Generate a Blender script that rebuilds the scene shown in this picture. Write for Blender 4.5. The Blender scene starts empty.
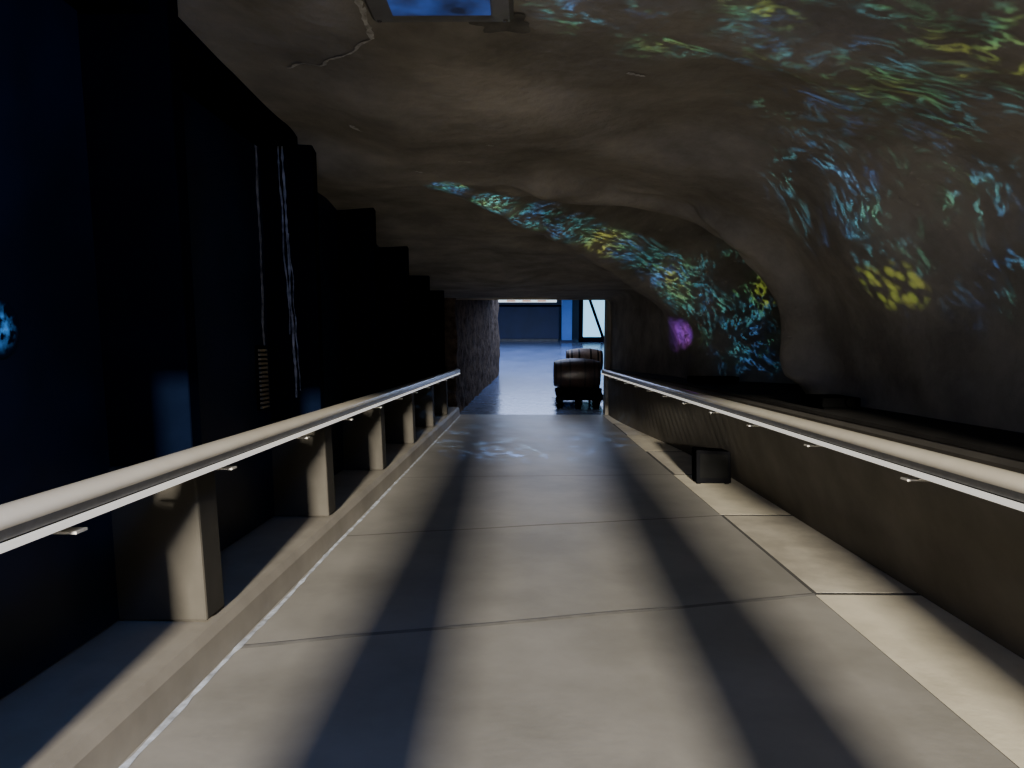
import bpy, bmesh, math, random
from mathutils import Vector, noise, Matrix
random.seed(4)
K=0.083
YE=15.5
ZE=-K*YE
C=bpy.context.scene.collection
def rp(x,y,h): return Vector((x,y,h-K*y))
def ss(a,b,t):
    t=max(0,min(1,(t-a)/(b-a))); return t*t*(3-2*t)
# ---------- materials
def mat(name,c1,c2=None,rough=.7,scale=3,bump=.2,metal=0,bscale=None,emit=None,es=0,spec=.5,detail=8,lo=.35,hi=.65,bd=.01,emod=None):
    m=bpy.data.materials.new(name); m.use_nodes=True
    nt=m.node_tree; b=nt.nodes['Principled BSDF']
    b.inputs['Roughness'].default_value=rough; b.inputs['Metallic'].default_value=metal
    b.inputs['Specular IOR Level'].default_value=spec
    g=nt.nodes.new('ShaderNodeNewGeometry')
    n=nt.nodes.new('ShaderNodeTexNoise'); n.inputs['Scale'].default_value=scale; n.inputs['Detail'].default_value=detail
    n.inputs['Roughness'].default_value=.62
    nt.links.new(g.outputs['Position'],n.inputs['Vector'])
    r=nt.nodes.new('ShaderNodeValToRGB')
    c2=c2 or tuple(v*.7 for v in c1)
    r.color_ramp.elements[0].color=(*c2,1); r.color_ramp.elements[0].position=lo
    r.color_ramp.elements[1].color=(*c1,1); r.color_ramp.elements[1].position=hi
    nt.links.new(n.outputs['Fac'],r.inputs['Fac']); nt.links.new(r.outputs['Color'],b.inputs['Base Color'])
    if bump:
        n2=nt.nodes.new('ShaderNodeTexNoise'); n2.inputs['Scale'].default_value=bscale or scale*5; n2.inputs['Detail'].default_value=8
        nt.links.new(g.outputs['Position'],n2.inputs['Vector'])
        bp=nt.nodes.new('ShaderNodeBump'); bp.inputs['Strength'].default_value=bump; bp.inputs['Distance'].default_value=bd
        nt.links.new(n2.outputs['Fac'],bp.inputs['Height']); nt.links.new(bp.outputs['Normal'],b.inputs['Normal'])
    if emit:
        b.inputs['Emission Color'].default_value=(*emit,1); b.inputs['Emission Strength'].default_value=es
        if emod:
            n3=nt.nodes.new('ShaderNodeTexNoise'); n3.inputs['Scale'].default_value=emod; n3.inputs['Detail'].default_value=3
            nt.links.new(g.outputs['Position'],n3.inputs['Vector'])
            mr=nt.nodes.new('ShaderNodeMapRange'); mr.inputs['From Min'].default_value=.42; mr.inputs['From Max'].default_value=.68; mr.inputs['To Max'].default_value=es
            nt.links.new(n3.outputs['Fac'],mr.inputs['Value']); nt.links.new(mr.outputs[0],b.inputs['Emission Strength'])
    return m
M_rock=mat('rock_shotcrete',(.265,.242,.205),(.14,.128,.107),rough=.95,scale=1.6,bump=.6,bscale=14,bd=.018,spec=.12)
M_rockd=mat('rock_dark',(.12,.085,.06),(.028,.02,.014),rough=.9,scale=5,bump=1,bscale=9,bd=.05,spec=.04)
M_low=mat('parapet_plaster',(.105,.094,.077),(.07,.062,.05),rough=.85,scale=1.5,bump=.1,spec=.15)
M_ledge=mat('ledge_dark',(.035,.032,.028),(.02,.018,.016),rough=.9,scale=2,bump=.1,spec=.05)
M_floor=mat('ramp_concrete',(.345,.322,.283),(.235,.22,.19),rough=.42,scale=1.1,bump=.08,bscale=25,bd=.006)
M_strip=mat('pale_concrete',(.78,.70,.53),(.57,.51,.38),rough=.6,scale=2,bump=.1,bscale=30,bd=.006)
M_strip2=mat('pale_concrete_worn',(.62,.56,.44),(.37,.33,.26),rough=.6,scale=2,bump=.1,bscale=30,bd=.006)
M_joint=mat('joint_sealant',(.21,.198,.175),(.15,.14,.125),rough=.9,scale=10,bump=0)
M_gap=mat('slab_gap',(.06,.055,.047),rough=.9,scale=10,bump=0)
M_curb=mat('curb_concrete',(.32,.285,.23),(.22,.195,.155),rough=.65,scale=1.5,bump=.1)
M_pier=mat('pier_paint',(.046,.041,.033),(.031,.028,.022),rough=.8,scale=2,bump=.1,spec=.15)
M_black=mat('black_metal_shade',(.0014,.0028,.0082),(.001,.002,.006),rough=.9,scale=4,bump=0,spec=0)  # black parts, and the shade on the upper window pillars
M_matte=mat('matte_black',(.0018,.0018,.0018),rough=1,scale=4,bump=0,spec=0)
M_glass=mat('dark_tank_glass',(.009,.015,.036),(.004,.007,.016),rough=.4,scale=1.2,bump=0,spec=.12)
M_navy=mat('navy_wall',(.008,.02,.07),(.006,.016,.05),rough=.6,scale=1,bump=0)
M_blue=mat('blue_column',(.06,.18,.5),(.04,.12,.4),rough=.6,scale=1,bump=0,emit=(.03,.12,.45),es=.3)
M_rail=mat('rail_beige_vinyl',(.84,.76,.60),(.76,.68,.53),rough=.2,scale=4,bump=0)
M_steelglow=mat('steel_glint_glow',(.8,.78,.74),(.7,.7,.68),rough=.3,metal=.3,scale=20,bump=0,emit=(1,.95,.85),es=.6)  # glossy glint on the steel put in as emission
M_grey=mat('satin_grey_metal',(.16,.155,.15),(.12,.118,.115),rough=.35,metal=.5,scale=20,bump=0)
M_chan=mat('rail_channel_black',(.008,.008,.008),rough=.7,scale=4,bump=0,spec=.1)
M_brk=mat('bracket_metal',(.7,.66,.58),rough=.4,metal=.2,scale=9,bump=0)
M_lime=mat('lime_deposit',(.50,.48,.44),(.2,.19,.165),rough=.9,scale=25,bump=.5)
M_limeb=mat('lime_line',(.78,.84,.95),(.3,.31,.33),rough=.6,scale=9,bump=0)
M_limed=mat('lime_deposit_dim',(.34,.34,.36),(.06,.06,.07),rough=.9,scale=12,bump=.3)
M_damp=mat('damp_patch',(.12,.11,.092),(.045,.042,.036),rough=.8,scale=7,bump=.2)
M_tile=mat('lobby_floor_tile',(.16,.20,.31),(.095,.13,.23),rough=.2,scale=1.2,bump=.16,bscale=5,bd=.02)
M_white=mat('lit_soffit',(.8,.85,.9),rough=.5,bump=0,emit=(.75,.88,1),es=1.6)
M_screen=mat('bright_glass',(.3,.6,.8),(.2,.4,.6),rough=.3,scale=1,bump=0,emit=(.3,.7,1),es=1.7)
M_orange=mat('orange_sign',(.8,.3,.08),rough=.5,bump=0,emit=(1,.4,.15),es=.6)
M_wood=mat('barrel_oak',(.085,.05,.034),(.045,.026,.018),rough=.4,scale=6,bump=.1)
M_wood2=mat('tan_wood',(.48,.34,.23),(.2,.13,.09),rough=.5,scale=5,bump=.1)
M_hoop=mat('barrel_hoop_iron',(.03,.021,.017),rough=.4,metal=.2,scale=12,bump=0)
M_leaf=mat('dark_leaf',(.006,.009,.009),rough=.6,scale=10,bump=0,spec=.2)
M_panel=mat('hatch_grey',(.10,.097,.09),(.06,.058,.053),rough=.5,scale=6,bump=.1)
M_lens=mat('blue_lens',(.03,.06,.2),(.01,.02,.08),rough=.3,scale=6,bump=0,emit=(.05,.15,.7),es=.38,emod=5)
M_grille=mat('brass_grille',(.26,.2,.11),(.2,.15,.08),rough=.5,metal=0,bump=0)
M_gglow=mat('tank_glow',(.004,.008,.02),rough=.5,bump=0,spec=.1,emit=(.06,.3,.9),es=1.2,emod=26)  # blue reflection in the glass put in as emission
def falloff(m,c,R):
    nt=m.node_tree; b=nt.nodes['Principled BSDF']
    g=nt.nodes.new('ShaderNodeNewGeometry'); d=nt.nodes.new('ShaderNodeVectorMath'); d.operation='DISTANCE'
    nt.links.new(g.outputs['Position'],d.inputs[0]); d.inputs[1].default_value=tuple(c)
    mr=nt.nodes.new('ShaderNodeMapRange'); mr.interpolation_type='SMOOTHSTEP'
    mr.inputs['From Min'].default_value=R; mr.inputs['From Max'].default_value=0
    nt.links.new(d.outputs['Value'],mr.inputs['Value'])
    mu=nt.nodes.new('ShaderNodeMath'); mu.operation='MULTIPLY'
    src=b.inputs['Emission Strength'].links[0].from_socket
    nt.links.new(src,mu.inputs[0]); nt.links.new(mr.outputs[0],mu.inputs[1]); nt.links.new(mu.outputs[0],b.inputs['Emission Strength'])
falloff(M_gglow,rp(-1.79,2.50,1.47),.10)
# ---------- helpers
def meta(o,label=None,category=None,kind=None,group=None):
    if label:o['label']=label
    if category:o['category']=category
    if kind:o['kind']=kind
    if group:o['group']=group
def mk(name,verts,faces,m,smooth=False,parent=None,**k):
    me=bpy.data.meshes.new(name); me.from_pydata([tuple(v) for v in verts],[],faces)
    bm=bmesh.new(); bm.from_mesh(me); bmesh.ops.recalc_face_normals(bm,faces=bm.faces); bm.to_mesh(me); bm.free()
    if smooth:
        for p in me.polygons:p.use_smooth=True
    me.materials.append(m)
    o=bpy.data.objects.new(name,me); C.objects.link(o)
    if parent:
        o.parent=parent; o.matrix_parent_inverse=Matrix.Translation(parent.location).inverted()
    meta(o,**k); return o
def empty(name,loc,**k):
    o=bpy.data.objects.new(name,None); o.location=loc; o.empty_display_size=.1; C.objects.link(o); meta(o,**k); return o
def prism(name,prof,ys,m,smooth=False,**k):
    V=[];F=[]
    P=[prof(y) if callable(prof) else prof for y in ys]; n=len(P[0])
    for y,p in zip(ys,P):
        for (x,h) in p: V.append(rp(x,y,h))
    for i in range(len(ys)-1):
        for j in range(n):
            a=i*n+j;b=i*n+(j+1)%n
            F.append((a,b,b+n,a+n))
    F.append(tuple(range(n))); F.append(tuple((len(ys)-1)*n+j for j in range(n)))
    return mk(name,V,F,m,smooth,**k)
def box(name,x0,x1,y0,y1,z0,z1,m,bev=0,ramp=False,**k):
    f=(lambda x,y,z:rp(x,y,z)) if ramp else (lambda x,y,z:Vector((x,y,z)))
    V=[f(x,y,z) for x in(x0,x1) for y in(y0,y1) for z in(z0,z1)]
    F=[(0,1,3,2),(4,6,7,5),(0,4,5,1),(2,3,7,6),(0,2,6,4),(1,5,7,3)]
    o=mk(name,V,F,m,**k)
    if bev:
        b=o.modifiers.new('b','BEVEL'); b.width=bev; b.segments=3
    return o
def ribbon(name,pts,nrm,w,m,var=.9,**k):
    V=[];F=[]
    for i,p in enumerate(pts):
        t=(pts[min(i+1,len(pts)-1)]-pts[max(i-1,0)]).normalized()
        s=t.cross(nrm).normalized()*w*(1-var/2+random.random()*var)*.5
        V+= [p-s+nrm*.002,p+nrm*.003,p+s+nrm*.002]
        if i: 
            a=(i-1)*3
            F+=[(a,a+1,a+4,a+3),(a+1,a+2,a+5,a+4)]
    return mk(name,V,F,m,**k)
# ---------- floor
def xb(y): return 2.27-.48*ss(8,15.3,y)
def xt(y): return 1.95-.18*ss(6,15.3,y)
box('floor',-1.9,2.6,-3,YE,-.2,0,M_floor,ramp=True,kind='structure')
sl=[-.6,.2,2.1,4.06,6.05,8.05,9.9,11.8,13.6,15.4]
for i in range(len(sl)-1):
    a,b=sl[i]+.022,sl[i+1]-.022
    ys=[a+(b-a)*t/4 for t in range(5)]
    xi=1.66+(.0,.02,-.002,.02,.0,.03,.0,.02,.0)[i]
    prism('trim_%d'%(i+1),lambda y:[(xi,0.0006),(xb(y)+.03,0.0006),(xb(y)+.03,.0012),(xi,.0012)],ys,M_strip if i%2==0 else M_strip2,kind='structure')
prism('trim_33',lambda y:[(1.655,0.0002),(xb(y)+.03,0.0002),(xb(y)+.03,.0005),(1.655,.0005)],[-.6,4,8,10,12,14,15.4],M_gap,kind='structure')
jt=[(-1.33,3.25,1.66,4.04),(-1.33,5.3,1.66,6.03),(-1.33,7.8,1.66,8.05)]
for i,(xa,ya,xc,yc) in enumerate(jt):
    V=[];F=[]
    for t in range(31):
        s=t/30; x=xa+(xc-xa)*s; y=ya+(yc-ya)*s+.02*noise.noise(Vector((x*2,ya,0)))
        w=(.020,.012,.008)[i]
        V+=[rp(x,y-w,.0015),rp(x,y+w,.0015)]
        if t: F.append((2*t-2,2*t-1,2*t+1,2*t))
    mk('trim_%d'%(20+i),V,F,M_joint,kind='structure')
# ---------- left curb
prism('curb',[(-1.35,0),(-1.36,.13),(-1.385,.17),(-1.66,.18),(-1.85,.18),(-1.85,0)],[-1,3,7,11,15.38],M_curb,
  label='long pale concrete curb ledge along the ramp under the handrail',category='curb')
pts=[rp(-1.33+.014*noise.noise(Vector((y*.9,0,0))),y,0.0) for y in [1+.07*i for i in range(205)]]
ribbon('lime_stain',pts,Vector((0,0,1)),.024,M_limeb,label='white mineral deposit line along the foot of the curb',category='stain')
# ---------- left wall + windows + pillars
def HC(y):
    return 2.72-.04*ss(3,6.2,y)+.07*ss(5.85,6.0,y)-.30*ss(7,13,y)
YP=[1.15+2.05*i for i in range(7)]
prism('wall_left',lambda y:[(-1.88,-.1),(-1.88,HC(y)+.5),(-2.1,HC(y)+.5),(-2.1,-.1)],[-2,2,6,7,9,12,15.5],M_black,kind='structure')
prism('trim_32',[(-1.52,2.76),(-1.52,3.1),(-1.88,3.1),(-1.88,2.76)],[-.9,2,5.1],M_black,kind='structure')
edges=[-.9]+YP+[15.4]
for i in range(len(edges)-1):
    a,b=edges[i]+.085,edges[i+1]-.085
    if i==len(edges)-2: b=15.35
    prism('window_%d'%(i+1),lambda y:[(-1.80,.19),(-1.80,HC(y)+.4),(-1.84,HC(y)+.4),(-1.84,.19)],[a,(a+b)/2,b],M_glass,kind='structure')
pl='window pillar with its shade painted black on a brown concrete pier beside the ramp'
def pillar(y):
    e=empty('pillar',rp(-1.6,y,.18),label=pl,category='pillar',group='window pillars along the ramp')
    a=prism('pier',[(-1.405,.182),(-1.42,.88),(-1.83,.88),(-1.83,.182)],[y-.10,y+.10],M_pier,parent=e)
    bv=a.modifiers.new('b','BEVEL'); bv.width=.012; bv.segments=2
    h=HC(y)+.38
    b=prism('shaft',[(-1.45,.885),(-1.45,h),(-1.83,h),(-1.83,.885)],[y-.055,y+.055],M_black,parent=e)  # shade on the upper fin put into a black colour
    bv=b.modifiers.new('b','BEVEL'); bv.width=.01; bv.segments=2
    return e
PS=[pillar(y) for y in YP]
PS[2]['label']='window pillar with its shade painted black, streaked with white mineral drips on a brown pier'
yn=YP[2]-.056
for (x0,top,bot,w) in [(-1.66,3.0,1.05,.013),(-1.69,3.0,1.5,.009),(-1.63,2.2,1.1,.006)]:
    n=60
    pts=[rp(x0+.014*noise.noise(Vector((t*.12,x0*9,1)))+.04*(t/n),yn,top+(bot-top)*t/n) for t in range(n+1)]
    ribbon('mineral_streak',pts,Vector((0,-1,0)),w,M_limed,var=1.3,parent=PS[2],label='white mineral drip streak')
pts=[rp(-1.797,5.08+.03*noise.noise(Vector((t*.1,3,1))),2.9-1.8*t/60) for t in range(61)]
ribbon('mineral_stain',pts,Vector((1,0,0)),.035,M_limed,var=1.3,label='white mineral streak running down dark tank glass',category='stain')
g=empty('vent_grille',rp(-1.79,4.98,1.0),label='small brass slatted vent grille on the dark window wall',category='vent')
box('frame',-1.798,-1.785,4.9,5.08,.98,1.42,M_matte,ramp=True,parent=g)
for i in range(14):
    box('slat',-1.79,-1.77,4.92,5.06,.99+i*.03,1.005+i*.03,M_grille,ramp=True,parent=g)
tl=empty('glass_glow',rp(-1.79,2.5,1.5),label='small ragged blue reflection on dark tank glass, put in as a glow',category='reflection')
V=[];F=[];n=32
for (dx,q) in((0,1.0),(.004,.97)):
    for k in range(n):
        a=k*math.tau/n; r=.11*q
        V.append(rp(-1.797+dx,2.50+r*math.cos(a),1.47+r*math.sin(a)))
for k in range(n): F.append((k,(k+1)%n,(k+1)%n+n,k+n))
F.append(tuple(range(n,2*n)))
mk('lens',V,F,M_gglow,parent=tl)  # glow disc for the reflection
# ---------- right parapet
ysr=[-1+.25*i for i in range(66)]+[15.4]
def xr0(y): return 2.50-.10*ss(3,6.3,y)-.12*ss(8,10.8,y)-.46*ss(10.8,15.4,y)
def recess_y(y): return ss(6.2,6.6,y)*(1-ss(9.2,10.2,y))
def xr(y): return xr0(y)+.65*recess_y(y)
prism('wall_right_parapet',lambda y:[(xb(y),-.05),(xt(y),.93),(xt(y)+.02,.96),(max(xr(y),xt(y)+.1)+.35,.96),(max(xr(y),xt(y)+.1)+.35,-.05)],ysr,M_low,kind='structure')
prism('trim_31',lambda y:[(xt(y)+.01,.962),(xt(y)+.01,.985),(xr(y)+.2,.985),(xr(y)+.2,.962)],ysr,M_ledge,kind='structure')
# ---------- rock shell
def yd(x):
    return min(10.2,5.9+max(0,(x+.75))*1.8)
def shell(y,u):
    x_r=xr0(y); H=HC(y); cx=.15; b0=.9
    far=ss(10.5,14.8,y)
    if u<.6:
        th=(u/.6)*math.pi/2; e=2/(2.6+24*far)
        c=max(0,math.cos(th)); s=max(0,math.sin(th))
        x=cx+(x_r-cx)*c**e; h=b0+(H-b0)*s**e
        wall=c
    else:
        x=cx-(u-.6)/.4*2.05; h=H; wall=0
        h+=.13*ss(-.7,-1.5,x)*(1-ss(4.9,5.7,y)) if x<-.7 else 0
    n=Vector((-(x-.2),0,-(h-1.3))).normalized()
    wob=.32*noise.noise(Vector((x*1.5,h*1.7,7)))+.14*noise.noise(Vector((x*3.3,h*3.3,2)))
    yf=6.3+wob
    back=yd(x)+.30*noise.noise(Vector((x*1.3,h*1.6,3)))
    R=ss(yf,yf+.22,y)*(1-ss(back-1.4,back,y)) if back>yf+.2 else 0
    R*=ss(-.75,.2,x)
    dep=.34+.50*wall**1.2
    fold=math.exp(-((y-(yf+.85+.6*wall))/.20)**2)*.36*ss(.5,1.4,x)*ss(1.0,1.6,h)
    fold+=math.exp(-((y-(yf+1.9+.3*math.sin(h*4)))/.22)**2)*.24*ss(1.0,1.8,x)*ss(.95,1.3,h)
    rim=math.exp(-((y-(yf-.22))/.26)**2)*.20*ss(-.7,.6,x)
    rd=math.exp(-((y-(back+.15))/.35)**2)*.13*ss(-.9,-.2,x)*(1 if y>5.9 else 0)*ss(0,.5,1-wall)
    p=Vector((x*.8,y*.8,h*.8))
    amp=.55+.45*ss(-.5,1.5,x)
    d=(noise.noise(p)*.17+noise.noise(p*2.1)*.055+noise.noise(p*5)*.014)*(1-.7*far)*amp+rim+rd
    d+=fold
    d+=.04*math.sin(y*1.9+h*2.2)*wall*(1-far)
    if u<.03:
        d*=u/.03
    d-=R*dep
    return rp(x+n.x*d,y,h+n.z*d)
YS=[]; y=-1.0
while y<15.5:
    YS.append(y)
    y+= .022 if 5.7<y<6.9 else .045
YS.append(15.5)
def shellmesh(name,u0,u1,nu,m):
    V=[];F=[]
    for y in YS:
        for j in range(nu+1): V.append(shell(y,u0+(u1-u0)*j/nu))
    for i in range(len(YS)-1):
        for j in range(nu):
            a=i*(nu+1)+j; F.append((a,a+1,a+nu+2,a+nu+1))
    return mk(name,V,F,m,True,kind='structure')
shellmesh('wall_right',0,.42,120,M_rock)
shellmesh('ceiling',.42,1,120,M_rock)
def ceil_pt(x,y,off=.0):
    u=.6+(.15-x)/2.05*.4
    return shell(y,u)+Vector((0,0,-off))
def crack(P,w,m,lab,nm='ceiling_crack',cat='crack'):
    pts=[]
    for a,b in zip(P[:-1],P[1:]):
        for t in range(8):
            s=t/8; x=a[0]+(b[0]-a[0])*s; y=a[1]+(b[1]-a[1])*s
            j=.025*noise.noise(Vector((x*7,y*7,2)))+.006*noise.noise(Vector((x*25,y*25,2)))
            pts.append(ceil_pt(x+j,y+j,.004))
    ribbon(nm,pts,Vector((0,0,-1)),w,m,var=1.5,label=lab,category=cat)
crack([(-.61,3.08),(-.66,3.3),(-.80,3.5),(-.95,3.65),(-1.2,3.85)],.013,M_lime,'whitish jagged crack running across the rock ceiling')
crack([(-.66,3.3),(-.63,3.12),(-.60,2.85)],.022,M_lime,'wide pale crack beside the ceiling hatch')
for (x,y,dx,dy) in [(-1.05,4.5,.05,.1),(-.25,4.7,.05,.05),(.30,3.62,.08,.06),(-.45,5.2,.1,.02),(-.8,5.4,.06,.05)]:
    crack([(x,y),(x+dx,y+dy)],.022,M_lime,'short pale chip mark in the rock ceiling')
def stain(cx,cy,rx,ry,seed):
    n=40; V=[ceil_pt(cx,cy,.006)]; F=[]
    for q in(.5,1):
        for k in range(n):
            a=k*math.tau/n; r=q*(.8+.7*noise.noise(Vector((math.cos(a)*1.6,math.sin(a)*1.6,seed))))
            V.append(ceil_pt(cx+rx*r*math.cos(a),cy+ry*r*math.sin(a),.006))
    for k in range(n):
        F.append((0,1+k,1+(k+1)%n)); F.append((1+k,1+n+k,1+n+(k+1)%n,1+(k+1)%n))
    mk('damp_stain',V,F,M_damp,label='dark damp stain on the rock ceiling beside the hatch',category='stain',group='damp stains on the ceiling')
stain(-.08,3.14,.15,.10,1); stain(-.38,3.06,.14,.06,5)
# ---------- ceiling hatch
hz=2.60
e=empty('ceiling_hatch',rp(-.3,2.5,hz),label='grey metal ceiling hatch with blue glowing lens',category='light fixture')
o=prism('frame',[(-.56,hz),(-.04,hz),(-.04,hz+.16),(-.56,hz+.16)],[2.25,2.87],M_panel,parent=e)
bv=o.modifiers.new('b','BEVEL'); bv.width=.015
prism('lens',[(-.47,hz-.010),(-.12,hz-.010),(-.12,hz+.002),(-.47,hz+.002)],[2.31,2.78],M_lens,parent=e,label='deep blue glowing lens')
for x in(-.53,-.07):
    for y in(2.29,2.84):
        p=rp(x,y,hz-.002); V=[];F=[]
        for k in range(10):
            a=k*math.tau/10; V.append(p+Vector((.009*math.cos(a),.009*math.sin(a),0)))
        for k in range(10):
            a=k*math.tau/10; V.append(p+Vector((.006*math.cos(a),.006*math.sin(a),-.005)))
        F=[tuple(range(10,20))]+[(k,(k+1)%10,(k+1)%10+10,k+10) for k in range(10)]
        mk('screw',V,F,M_hoop,parent=e)
# ---------- handrails
def oval(cx,ch,rx,rh,n=28):
    return [(cx+rx*math.cos(a*math.tau/n),ch+rh*math.sin(a*math.tau/n)) for a in range(n)]
def handrail(x,side,ybr,lab):
    e=empty('handrail',rp(x,7,.93),label=lab,category='handrail',group='ramp handrails')
    ys=[-.8]+[i for i in range(0,15)]+[15.25]
    prism('grip',oval(x,.948,.056,.034),ys,M_rail,True,parent=e)
    s=side
    prism('skirt',[(x-.046,.905),(x+.046,.905),(x+.052,.935),(x-.052,.935)],ys,M_grey,parent=e,label='satin grey metal skirt')
    prism('channel',[(x-.035,.872),(x+.035,.872),(x+.035,.908),(x-.035,.908)],ys,M_chan,parent=e)
    prism('edge_strip',[(x+s*.040,.878),(x+s*.056,.878),(x+s*.056,.898),(x+s*.040,.898)],ys,M_steelglow,parent=e,label='steel edge strip with its glint put in as a glow')
    for y in ybr:
        xa,xc=(x+.05*s, x-.13*s)
        w=.028
        prof=[(xa,.845),(xa,.853),(x+.0*s,.853),(x+.0*s,.875),(x-.01*s,.875),(x-.01*s,.853),(xc,.853),(xc,.845)]
        prism('bracket',prof,[y-w,y+w],M_brk,parent=e)
    return e
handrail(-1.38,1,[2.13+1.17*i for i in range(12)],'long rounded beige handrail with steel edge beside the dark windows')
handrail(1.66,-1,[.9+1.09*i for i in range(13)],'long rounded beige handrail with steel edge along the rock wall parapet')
# ---------- floor box (speaker)
e=empty('speaker_box',rp(1.94,7.6,0),label='black box speaker standing on pale floor slabs by the parapet',category='speaker')
yb0,yb1=7.45,7.68
o=mk('cabinet',[rp(1.78,yb0,.012),rp(2.14,yb0,.012),rp(2.14,yb1,.012),rp(1.78,yb1,.012),rp(1.76,yb0-.03,.37),rp(2.11,yb0-.03,.35),rp(2.10,yb1,.35),rp(1.77,yb1,.37)],
 [(0,1,2,3),(4,5,6,7),(0,1,5,4),(1,2,6,5),(2,3,7,6),(3,0,4,7)],mat('speaker_black',(.004,.004,.0045),rough=1,bump=0,spec=0),parent=e)
bv=o.modifiers.new('b','BEVEL'); bv.width=.015; bv.segments=2
o=mk('grille',[rp(1.81,yb0-.006,.07),rp(2.10,yb0-.006,.07),rp(2.08,yb0-.033,.32),rp(1.80,yb0-.033,.33)],[(0,1,2,3)],mat('speaker_cloth',(.006,.006,.0058),rough=1,bump=0,spec=0),parent=e)
for (x,y) in [(1.81,7.5),(2.10,7.5),(1.81,7.64),(2.10,7.64)]:
    box('foot',x-.02,x+.02,y-.02,y+.02,.002,.015,M_matte,ramp=True,parent=e)
# ---------- projector units
def unit(x,y,w,d,lab):
    e=empty('projector',rp(x,y,.985),label=lab,category='projector',group='projectors on the ledge')
    o=box('housing',x-w,x+w,y-d,y+d,1.0,1.07,M_matte,bev=.012,ramp=True,parent=e)
    box('base_plate',x-w*.8,x+w*.8,y-d*.8,y+d*.8,.986,1.0,M_matte,ramp=True,parent=e)
    V=[];n=16
    for yy in(y-d-.03,y-d+.002):
        for k in range(n):
            a=k*math.tau/n; V.append(rp(x+w*.35+.03*math.cos(a),yy,1.042+.03*math.sin(a)))
    mk('lens_barrel',V,[tuple(range(n)),tuple(range(n,2*n))]+[(k,(k+1)%n,n+(k+1)%n,n+k) for k in range(n)],M_matte,parent=e)
unit(2.28,8.9,.28,.14,'flat black projector sitting on the dark ledge under the rock recess')
unit(2.16,5.2,.13,.2,'flat black projector sitting on the dark ledge beside the rock wall')
# ---------- end opening
def rockbox(name,x0f,y0,y1,z0,z1,thick,m):
    ny,nz=80,50; V=[];F=[]
    for i in range(ny+1):
        y=y0+(y1-y0)*i/ny
        for j in range(nz+1):
            z=z0+(z1-z0)*j/nz
            p=Vector((x0f(y),y*1.2,z*.7)); d=noise.noise(p*1.3)*.04+noise.noise(p*4)*.04+noise.noise(p*11)*.018
            V.append(Vector((x0f(y)+d,y,z)))
    for i in range(ny):
        for j in range(nz):
            a=i*(nz+1)+j;F.append((a,a+1,a+nz+2,a+nz+1))
    n0=len(V)
    for (y,) in ((y0,),(y1,)):
        for z in(z0,z1): V.append(Vector((x0f(y)-thick,y,z)))
    F.append((n0,n0+1,n0+3,n0+2))
    F.append(tuple([n0]+[j for j in range(nz+1)]+[n0+1]))
    b=ny*(nz+1)
    F.append(tuple([n0+2]+[b+j for j in range(nz+1)]+[n0+3]))
    return mk(name,V,F,m,True,kind='structure')
rockbox('wall_left_rock',lambda y:-1.42+.66*((y-15.4)/7.2),15.4,22.6,ZE,ZE+2.75,1.2,M_rockd)
box('wall_end_left',-3,-1.75,15.5,15.6,ZE-.2,2,M_rockd,kind='structure')
box('wall_end_right',1.72,4.5,15.5,15.9,ZE-.2,2.4,M_rock,kind='structure')
box('ceiling_lobby',-8,9,15.5,42,ZE+2.47,ZE+2.6,M_rockd,kind='structure')
box('ceiling_lintel',-3,4.5,15.48,15.52,ZE+2.42,ZE+3.2,M_rock,kind='structure')
box('floor_lobby',-10,10,15.5,42,ZE-.2,ZE,M_tile,kind='structure')
box('wall_lobby_back',-9,9,39,39.2,ZE,ZE+2.6,M_navy,kind='structure')
box('wall_lobby_left',-8.2,-8,15.6,42,ZE,ZE+2.6,M_navy,kind='structure')
box('wall_lobby_right',8,8.2,15.6,42,ZE,ZE+2.6,M_navy,kind='structure')
e=empty('reception_counter',(0,37.4,ZE),label='long dark navy counter with pale plinth across the lobby',category='counter')
box('body',-2.6,1.75,36.9,37.9,ZE+.12,ZE+1.72,M_navy,bev=.02,parent=e)
box('plinth',-2.55,1.7,36.95,37.85,ZE,ZE+.12,M_panel,parent=e)
box('top',-2.7,1.85,36.8,38.0,ZE+1.72,ZE+1.78,M_black,bev=.01,parent=e)
e=empty('light_box',(-.3,38.9,ZE+2.1),label='bright white wall light box with orange strips above counter',category='light box')
box('panel',-2.4,1.7,38.9,38.98,ZE+1.9,ZE+2.3,M_white,parent=e)
for x in(-.9,-.1,.7): box('sign_strip',x,x+.45,38.86,38.9,ZE+1.93,ZE+2.0,M_orange,parent=e)
e=empty('column',(2.1,36.5,ZE),label='blue lit square column in the lobby',category='column')
box('shaft',1.85,2.35,36.3,36.7,ZE+.1,ZE+2.47,M_blue,bev=.02,parent=e)
box('base',1.8,2.4,36.25,36.75,ZE,ZE+.1,M_navy,parent=e)
e=empty('glass_door',(3.4,36.5,ZE),label='bright glass door in a black frame',category='door')
box('pane',2.9,4.4,36.5,36.53,ZE+.25,ZE+2.05,M_screen,parent=e)
for (a,b,c,d) in [(2.7,2.9,0,2.3),(4.4,4.55,0,2.3),(2.7,4.55,2.05,2.3),(2.7,4.55,0,.25)]:
    box('frame',a,b,36.42,36.58,ZE+c,ZE+d,M_black,parent=e)
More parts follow.
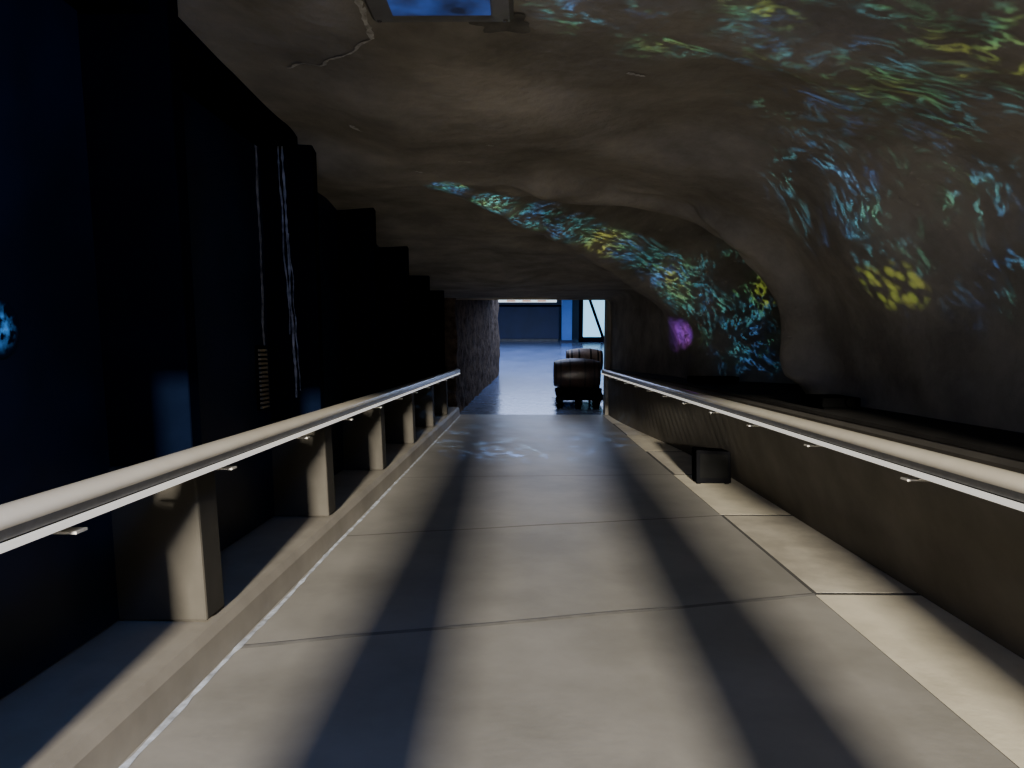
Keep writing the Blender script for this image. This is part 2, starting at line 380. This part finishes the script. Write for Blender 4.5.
mk('rail_bar',[Vector((3.15,36.45,ZE+2.05)),Vector((3.3,36.45,ZE+2.05)),Vector((3.95,36.45,ZE+.25)),Vector((3.8,36.45,ZE+.25)),
  Vector((3.15,36.48,ZE+2.05)),Vector((3.3,36.48,ZE+2.05)),Vector((3.95,36.48,ZE+.25)),Vector((3.8,36.48,ZE+.25))],
  [(0,1,2,3),(4,5,6,7),(0,1,5,4),(1,2,6,5),(2,3,7,6),(3,0,4,7)],M_black,parent=e)
# ---------- barrels on cradle
def revolve(name,cx,cy,cz,prof,m,parent,n=40,groove=0,smooth=False,**k):
    V=[];F=[]
    for (t,r) in prof:
        for a in range(n):
            an=a*math.tau/n
            rr=r*(1-groove*(a%4==0)) 
            V.append(Vector((cx+t,cy+rr*math.cos(an),cz+rr*math.sin(an))))
    L=len(prof)
    for i in range(L-1):
        for a in range(n):
            F.append((i*n+a,i*n+(a+1)%n,(i+1)*n+(a+1)%n,(i+1)*n+a))
    F.append(tuple(range(n)));F.append(tuple((L-1)*n+a for a in range(n)))
    return mk(name,V,F,m,smooth,parent=parent,**k)
def barrel(cx,cy,cz,L,R,m,lab):
    e=empty('barrel',(cx,cy,cz-R),label=lab,category='barrel',group='barrels on the cradle')
    f=lambda t:R*(1-.22*abs(2*t/L)**2.2)
    N=18; prof=[(-L/2+.03,.01),(-L/2+.03,f(L/2)-.03),(-L/2,f(L/2)-.025)]+[(-L/2+L*i/N,f(-L/2+L*i/N)) for i in range(N+1)]+[(L/2,f(L/2)-.025),(L/2-.03,f(L/2)-.03),(L/2-.03,.01)]
    revolve('staves',cx,cy,cz,prof,m,e,n=64,groove=.006,smooth=True)
    for t in(-.46,-.36,-.16,.16,.36,.46):
        c=t*L; w=.022
        revolve('hoop',cx,cy,cz,[(c-w,f(c-w)-.01),(c-w,f(c-w)+.006),(c+w,f(c+w)+.006),(c+w,f(c+w)-.01)],M_hoop,e,n=48)
    return e
cy=17.0
barrel(1.22,cy,ZE+.70,1.06,.36,M_wood,'dark oak barrel with iron hoops lying on a black cradle')
barrel(1.44,cy+.61,ZE+.95,.86,.29,M_wood2,'smaller tan wooden barrel with iron hoops stacked behind the dark barrel')
e=empty('barrel_cradle',(1.25,cy,ZE),label='low black metal cradle with wheels carrying the barrels',category='cart')
box('deck',.76,1.82,cy-.30,cy+1.0,ZE+.12,ZE+.24,M_matte,bev=.01,parent=e)
for y in(cy-.24,cy+.24): box('crossbar',.78,1.78,y-.03,y+.03,ZE+.24,ZE+.40,M_matte,bev=.01,parent=e)
box('rest',1.05,1.80,cy+.55,cy+.78,ZE+.24,ZE+.64,M_matte,bev=.01,parent=e)
for x in(.86,1.6):
    for y in(cy-.22,cy+.85):
        box('leg',x-.025,x+.025,y-.025,y+.025,ZE+.08,ZE+.13,M_matte,parent=e)
        revolve('wheel',x,y,ZE+.075,[(-.025,.03),(-.025,.072),(.025,.072),(.025,.03)],M_matte,e,n=20)
def plant(x,y,lab,n=130,R=.21,H=.46):
    e=empty('potted_plant',(x,y,ZE),label=lab,category='plant',group='plants around the barrels')
    V=[];F=[];N=14
    for (z,r) in((0,.06),(.09,.08),(.09,.065),(.05,.06)):
        for a in range(N):
            V.append(Vector((x+r*math.cos(a*math.tau/N),y+r*math.sin(a*math.tau/N),ZE+z)))
    for i in range(3):
        for a in range(N): F.append((i*N+a,i*N+(a+1)%N,(i+1)*N+(a+1)%N,(i+1)*N+a))
    F.append(tuple(range(N)));F.append(tuple(range(3*N,4*N)))
    mk('pot',V,F,M_matte,parent=e)
    V=[];F=[]
    for i in range(n):
        a=i*2.4+random.random()*.3; r=R*(.3+.75*random.random()); h=H*(.02+.95*random.random())
        d=Vector((math.cos(a),math.sin(a)*.7,0)); s=Vector((-d.y,d.x,0))
        b=len(V)
        for t in range(5):
            q=t/4; p=Vector((x,y,ZE+.02))+d*r*q+Vector((0,0,h*(q*1.7-q*q*1.2)))
            w=.05*(1-q)+.003; V+= [p-s*w,p+s*w]
        for t in range(4): F.append((b+2*t,b+2*t+1,b+2*t+3,b+2*t+2))
    mk('leaves',V,F,M_leaf,parent=e)
for (x,y) in[(.80,16.32),(1.21,16.30),(1.62,16.32)]:
    plant(x,y,'dark spiky leafy plant on the floor under the barrel')
# ---------- unseen doorway behind, shaped to mask the key light into floor bands
yb=-2.0
def mask_block(n,a,b,h=3.4): prism(n,[(a,0),(b,0),(b,h),(a,h)],[yb-.15,yb+.15],M_rockd,kind='structure')
mask_block('trim_40',-.69,-.22); mask_block('trim_41',.60,1.07)
mask_block('wall_back_mask_left',-3.5,-1.32); mask_block('wall_back_mask_right',1.64,4)
prism('wall_back_mask_lintel',[(-1.32,1.78),(1.64,1.78),(1.64,3.4),(-1.32,3.4)],[yb-.16,yb+.16],M_rockd,kind='structure')
# ---------- lights
def aim(o,t):
    o.rotation_euler=(Vector(t)-o.location).to_track_quat('-Z','Y').to_euler()
def area(name,loc,tgt,sx,sy,e,col):
    l=bpy.data.lights.new(name,'AREA'); l.shape='RECTANGLE'; l.size=sx; l.size_y=sy; l.energy=e; l.color=col
    o=bpy.data.objects.new(name,l); o.location=loc; C.objects.link(o); aim(o,tgt); return o
def spot(name,loc,tgt,ang,e,col=(1,1,1),blend=.4,r=.02,gobo=None,sc=None):
    l=bpy.data.lights.new(name,'SPOT'); l.spot_size=math.radians(ang); l.spot_blend=blend; l.energy=e; l.color=col; l.shadow_soft_size=r
    o=bpy.data.objects.new(name,l); o.location=loc; C.objects.link(o); aim(o,tgt)
    if sc:o.scale=sc
    if gobo: gobo(l)
    return o
area('key_lamp',rp(.15,-25,4),rp(.15,8,0),1.35,.4,51000,(1,.935,.81))
area('ceiling_fill',rp(.3,0.2,.5),rp(.1,3.8,2.8),1.6,.5,6.5,(1,.90,.78))  # added fill to brighten the ceiling, no fixture there
spot('wall_fill',rp(-.9,.3,1.3),rp(2.4,4.6,1.2),75,38,(1,.90,.76),1,.25)  # unseen soft spot added to lift the dark rock wall
spot('corridor_fill',rp(-.3,1.0,2.3),rp(.5,13,1.8),34,190,(1,.86,.70),1,.12)  # added warm spot for the far ceiling and rock, no real downlight
spot('rock_pillar_fill',rp(.6,13.5,2.1),(-1.0,18.5,ZE+1.4),60,22,(1,.9,.75),1,.1)  # extra warm fill on the rock pillar, no lamp there
area('lobby_lamp',(0,27,ZE+2.4),(0,27,ZE),8,12,1400,(.47,.61,1))
area('lobby_lamp_near',(.8,18.8,ZE+2.4),(.8,18.8,ZE),1.2,2.5,40,(.55,.66,1))
area('blue_fill',rp(-.2,.4,2.45),rp(-1.8,2.6,1.9),.4,.4,28,(.1,.3,1))
def mkgobo(scale,stretch,rot,cols,width,maskscale,seed,lo,hi,warp=.5,dots=False,speck=True):
    def f(l):
        l.use_nodes=True; nt=l.node_tree; em=[n for n in nt.nodes if n.type=='EMISSION'][0]
        N=nt.nodes.new; Lk=nt.links.new
        tc=N('ShaderNodeTexCoord')
        mp=N('ShaderNodeMapping'); mp.inputs['Location'].default_value=(seed,seed*.37,0); mp.inputs['Rotation'].default_value=(0,0,rot)
        Lk(tc.outputs['Normal'],mp.inputs['Vector'])
        w=N('ShaderNodeTexNoise'); w.inputs['Scale'].default_value=5; w.inputs['Detail'].default_value=2
        Lk(mp.outputs[0],w.inputs['Vector'])
        sub=N('ShaderNodeVectorMath'); sub.operation='SUBTRACT'; sub.inputs[1].default_value=(.5,.5,.5); Lk(w.outputs['Color'],sub.inputs[0])
        sc=N('ShaderNodeVectorMath'); sc.operation='SCALE'; sc.inputs['Scale'].default_value=warp; Lk(sub.outputs[0],sc.inputs[0])
        ad=N('ShaderNodeVectorMath'); ad.operation='ADD'; Lk(mp.outputs[0],ad.inputs[0]); Lk(sc.outputs[0],ad.inputs[1])
        ml=N('ShaderNodeVectorMath'); ml.operation='MULTIPLY'; ml.inputs[1].default_value=(1,stretch,1); Lk(ad.outputs[0],ml.inputs[0])
        mr=N('ShaderNodeMapRange'); mr.interpolation_type='SMOOTHSTEP'; mr.inputs['From Min'].default_value=width; mr.inputs['From Max'].default_value=0
        if dots:
            n=N('ShaderNodeTexVoronoi'); n.inputs['Scale'].default_value=scale; n.inputs['Randomness'].default_value=.7; Lk(mp.outputs[0],n.inputs['Vector'])
            mr.inputs['From Max'].default_value=width*.6
            Lk(n.outputs['Distance'],mr.inputs['Value'])
        else:
            n=N('ShaderNodeTexNoise'); n.inputs['Scale'].default_value=scale; n.inputs['Detail'].default_value=2.5; n.inputs['Roughness'].default_value=.55
            Lk(ml.outputs[0],n.inputs['Vector'])
            a=N('ShaderNodeMath'); a.operation='SUBTRACT'; a.inputs[1].default_value=.5; Lk(n.outputs['Fac'],a.inputs[0])
            b=N('ShaderNodeMath'); b.operation='ABSOLUTE'; Lk(a.outputs[0],b.inputs[0])
            Lk(b.outputs[0],mr.inputs['Value'])
        mk_=N('ShaderNodeTexNoise'); mk_.inputs['Scale'].default_value=maskscale; mk_.inputs['Detail'].default_value=1.5
        Lk(ad.outputs[0],mk_.inputs['Vector'])
        m2=N('ShaderNodeMapRange'); m2.interpolation_type='SMOOTHSTEP'; m2.inputs['From Min'].default_value=lo; m2.inputs['From Max'].default_value=hi
        Lk(mk_.outputs['Fac'],m2.inputs['Value'])
        mu=N('ShaderNodeMath'); mu.operation='MULTIPLY'; Lk(mr.outputs[0],mu.inputs[0]); Lk(m2.outputs[0],mu.inputs[1])
        out=mu
        if speck and not dots:
            s1=N('ShaderNodeTexNoise'); s1.inputs['Scale'].default_value=scale*1.5; s1.inputs['Detail'].default_value=1
            ml2=N('ShaderNodeVectorMath'); ml2.operation='MULTIPLY'; ml2.inputs[1].default_value=(1,1.6,1); Lk(ad.outputs[0],ml2.inputs[0]); Lk(ml2.outputs[0],s1.inputs['Vector'])
            m3=N('ShaderNodeMapRange'); m3.interpolation_type='SMOOTHSTEP'; m3.inputs['From Min'].default_value=.43; m3.inputs['From Max'].default_value=.61; m3.inputs['To Min'].default_value=.06; m3.inputs['To Max'].default_value=1.6
            Lk(s1.outputs['Fac'],m3.inputs['Value'])
            out=N('ShaderNodeMath'); out.operation='MULTIPLY'; Lk(mu.outputs[0],out.inputs[0]); Lk(m3.outputs[0],out.inputs[1])
        cn=N('ShaderNodeTexNoise'); cn.inputs['Scale'].default_value=7; Lk(mp.outputs[0],cn.inputs['Vector'])
        r=N('ShaderNodeValToRGB'); els=r.color_ramp.elements
        for i,(p,c) in enumerate(cols):
            el=els[i] if i<2 else els.new(p)
            el.position=p; el.color=(*c,1)
        Lk(cn.outputs['Fac'],r.inputs['Fac'])
        Lk(r.outputs['Color'],em.inputs['Color']); Lk(out.outputs[0],em.inputs['Strength'])
    return f
mix=[(.40,(.08,.30,.78)),(.48,(.10,.5,.62)),(.56,(.14,.57,.3)),(.66,(.48,.62,.12))]
cyan=[(.42,(.08,.28,.87)),(.52,(.10,.5,.77)),(.62,(.18,.64,.45))]
band=[(.42,(.08,.33,.88)),(.50,(.10,.6,.77)),(.58,(.2,.68,.42)),(.70,(.6,.68,.15))]
grn=[(.42,(.10,.44,.58)),(.52,(.14,.54,.28)),(.62,(.40,.56,.09))]
A=rp(-.8,2.0,1.5); B=rp(-.7,4.6,1.6)
def cs(src,t,ang,e,sc,st,rot,c,wd,msk,seed,lo=.46,hi=.64,r=.007):
    spot('caustic_projector',src,t,ang,e,blend=1,r=r,gobo=mkgobo(sc,st,rot,c,wd,msk,seed,lo,hi,warp=.2))
cs(A,rp(.45,2.9,2.7),30,520,19,4.8,.5,mix,.055,8,1.3)
cs(A,rp(.95,3.4,2.65),24,560,21,4.8,.2,cyan,.055,9,2.3)
cs(A,rp(1.6,2.7,2.6),40,880,20,4.2,.5,grn,.055,8,5.3,.43,.61)
cs(A,rp(2.1,3.2,2.4),26,780,21,4.2,.9,mix,.055,8,12.3,.45,.63)
cs(A,rp(2.1,4.8,2.35),18,1500,23,3.6,1.2,cyan,.055,10,3.7)
cs(A,rp(2.3,3.9,2.1),27,820,22,3.4,1.3,cyan,.055,9,8.1)
T=[(-.62,5.95,2.62,14,520),(-.32,6.5,2.62,11,900),(.05,7.15,2.62,9,1400),(.45,7.8,2.62,8,2100),(.85,8.4,2.58,7.5,2800),(1.25,8.9,2.5,7.5,3000),(1.65,9.3,2.35,8,3000),(1.95,9.5,2.15,8.5,2600)]
for i,(x,y,h,a,en) in enumerate(T):
    cs(B,rp(x,y,h),a,en,36,4,.25,band,.09,12,1.9+i*1.7,.26,.46)
cs(B,rp(2.5,9.2,2.0),17,2200,38,3,1.2,grn,.07,16,9.9,.43,.59)
cs(B,rp(2.6,9.1,1.55),13,1900,38,3,1.2,cyan,.07,16,19.9,.42,.6)
spot('floor_ripple_projector',rp(.1,6.5,2.3),rp(.0,11.2,0),42,5000,blend=1,r=.02,gobo=mkgobo(12,11,0,[(.4,(.15,.35,1)),(.6,(.3,.55,1))],.06,24,2.2,.44,.62,warp=.0))
cp=[(.4,(.30,.06,1)),(.6,(.62,.16,1))]
for yy in(10.3,10.75):
    spot('purple_projector',rp(.9,8.2,1.9),rp(2.20,yy,1.62),10,850,blend=1,r=.01,gobo=mkgobo(25,2,0,cp,.16,2,7,.05,.2,speck=False))
cyl=[(.4,(.48,.68,.07)),(.6,(.62,.72,.12))]
for i,yy in enumerate((4.40,4.62)):
    spot('yellow_projector',rp(1.1,yy,1.75),rp(2.42,yy,1.80),17,70,blend=.8,r=.012,gobo=mkgobo(15,1,0,cyl,.55,2,3+i,.02,.1,dots=True))
w=bpy.data.worlds.new('w'); bpy.context.scene.world=w; w.use_nodes=True
w.node_tree.nodes['Background'].inputs[0].default_value=(.5,.48,.5,1); w.node_tree.nodes['Background'].inputs[1].default_value=.03
cam=bpy.data.cameras.new('cam'); cam.lens=26; cam.sensor_width=36; cam.clip_end=200
co=bpy.data.objects.new('camera',cam); co.location=(0,0,1.4); co.rotation_euler=(math.radians(90-7.47),0,math.radians(.93)); C.objects.link(co)
bpy.context.scene.camera=co
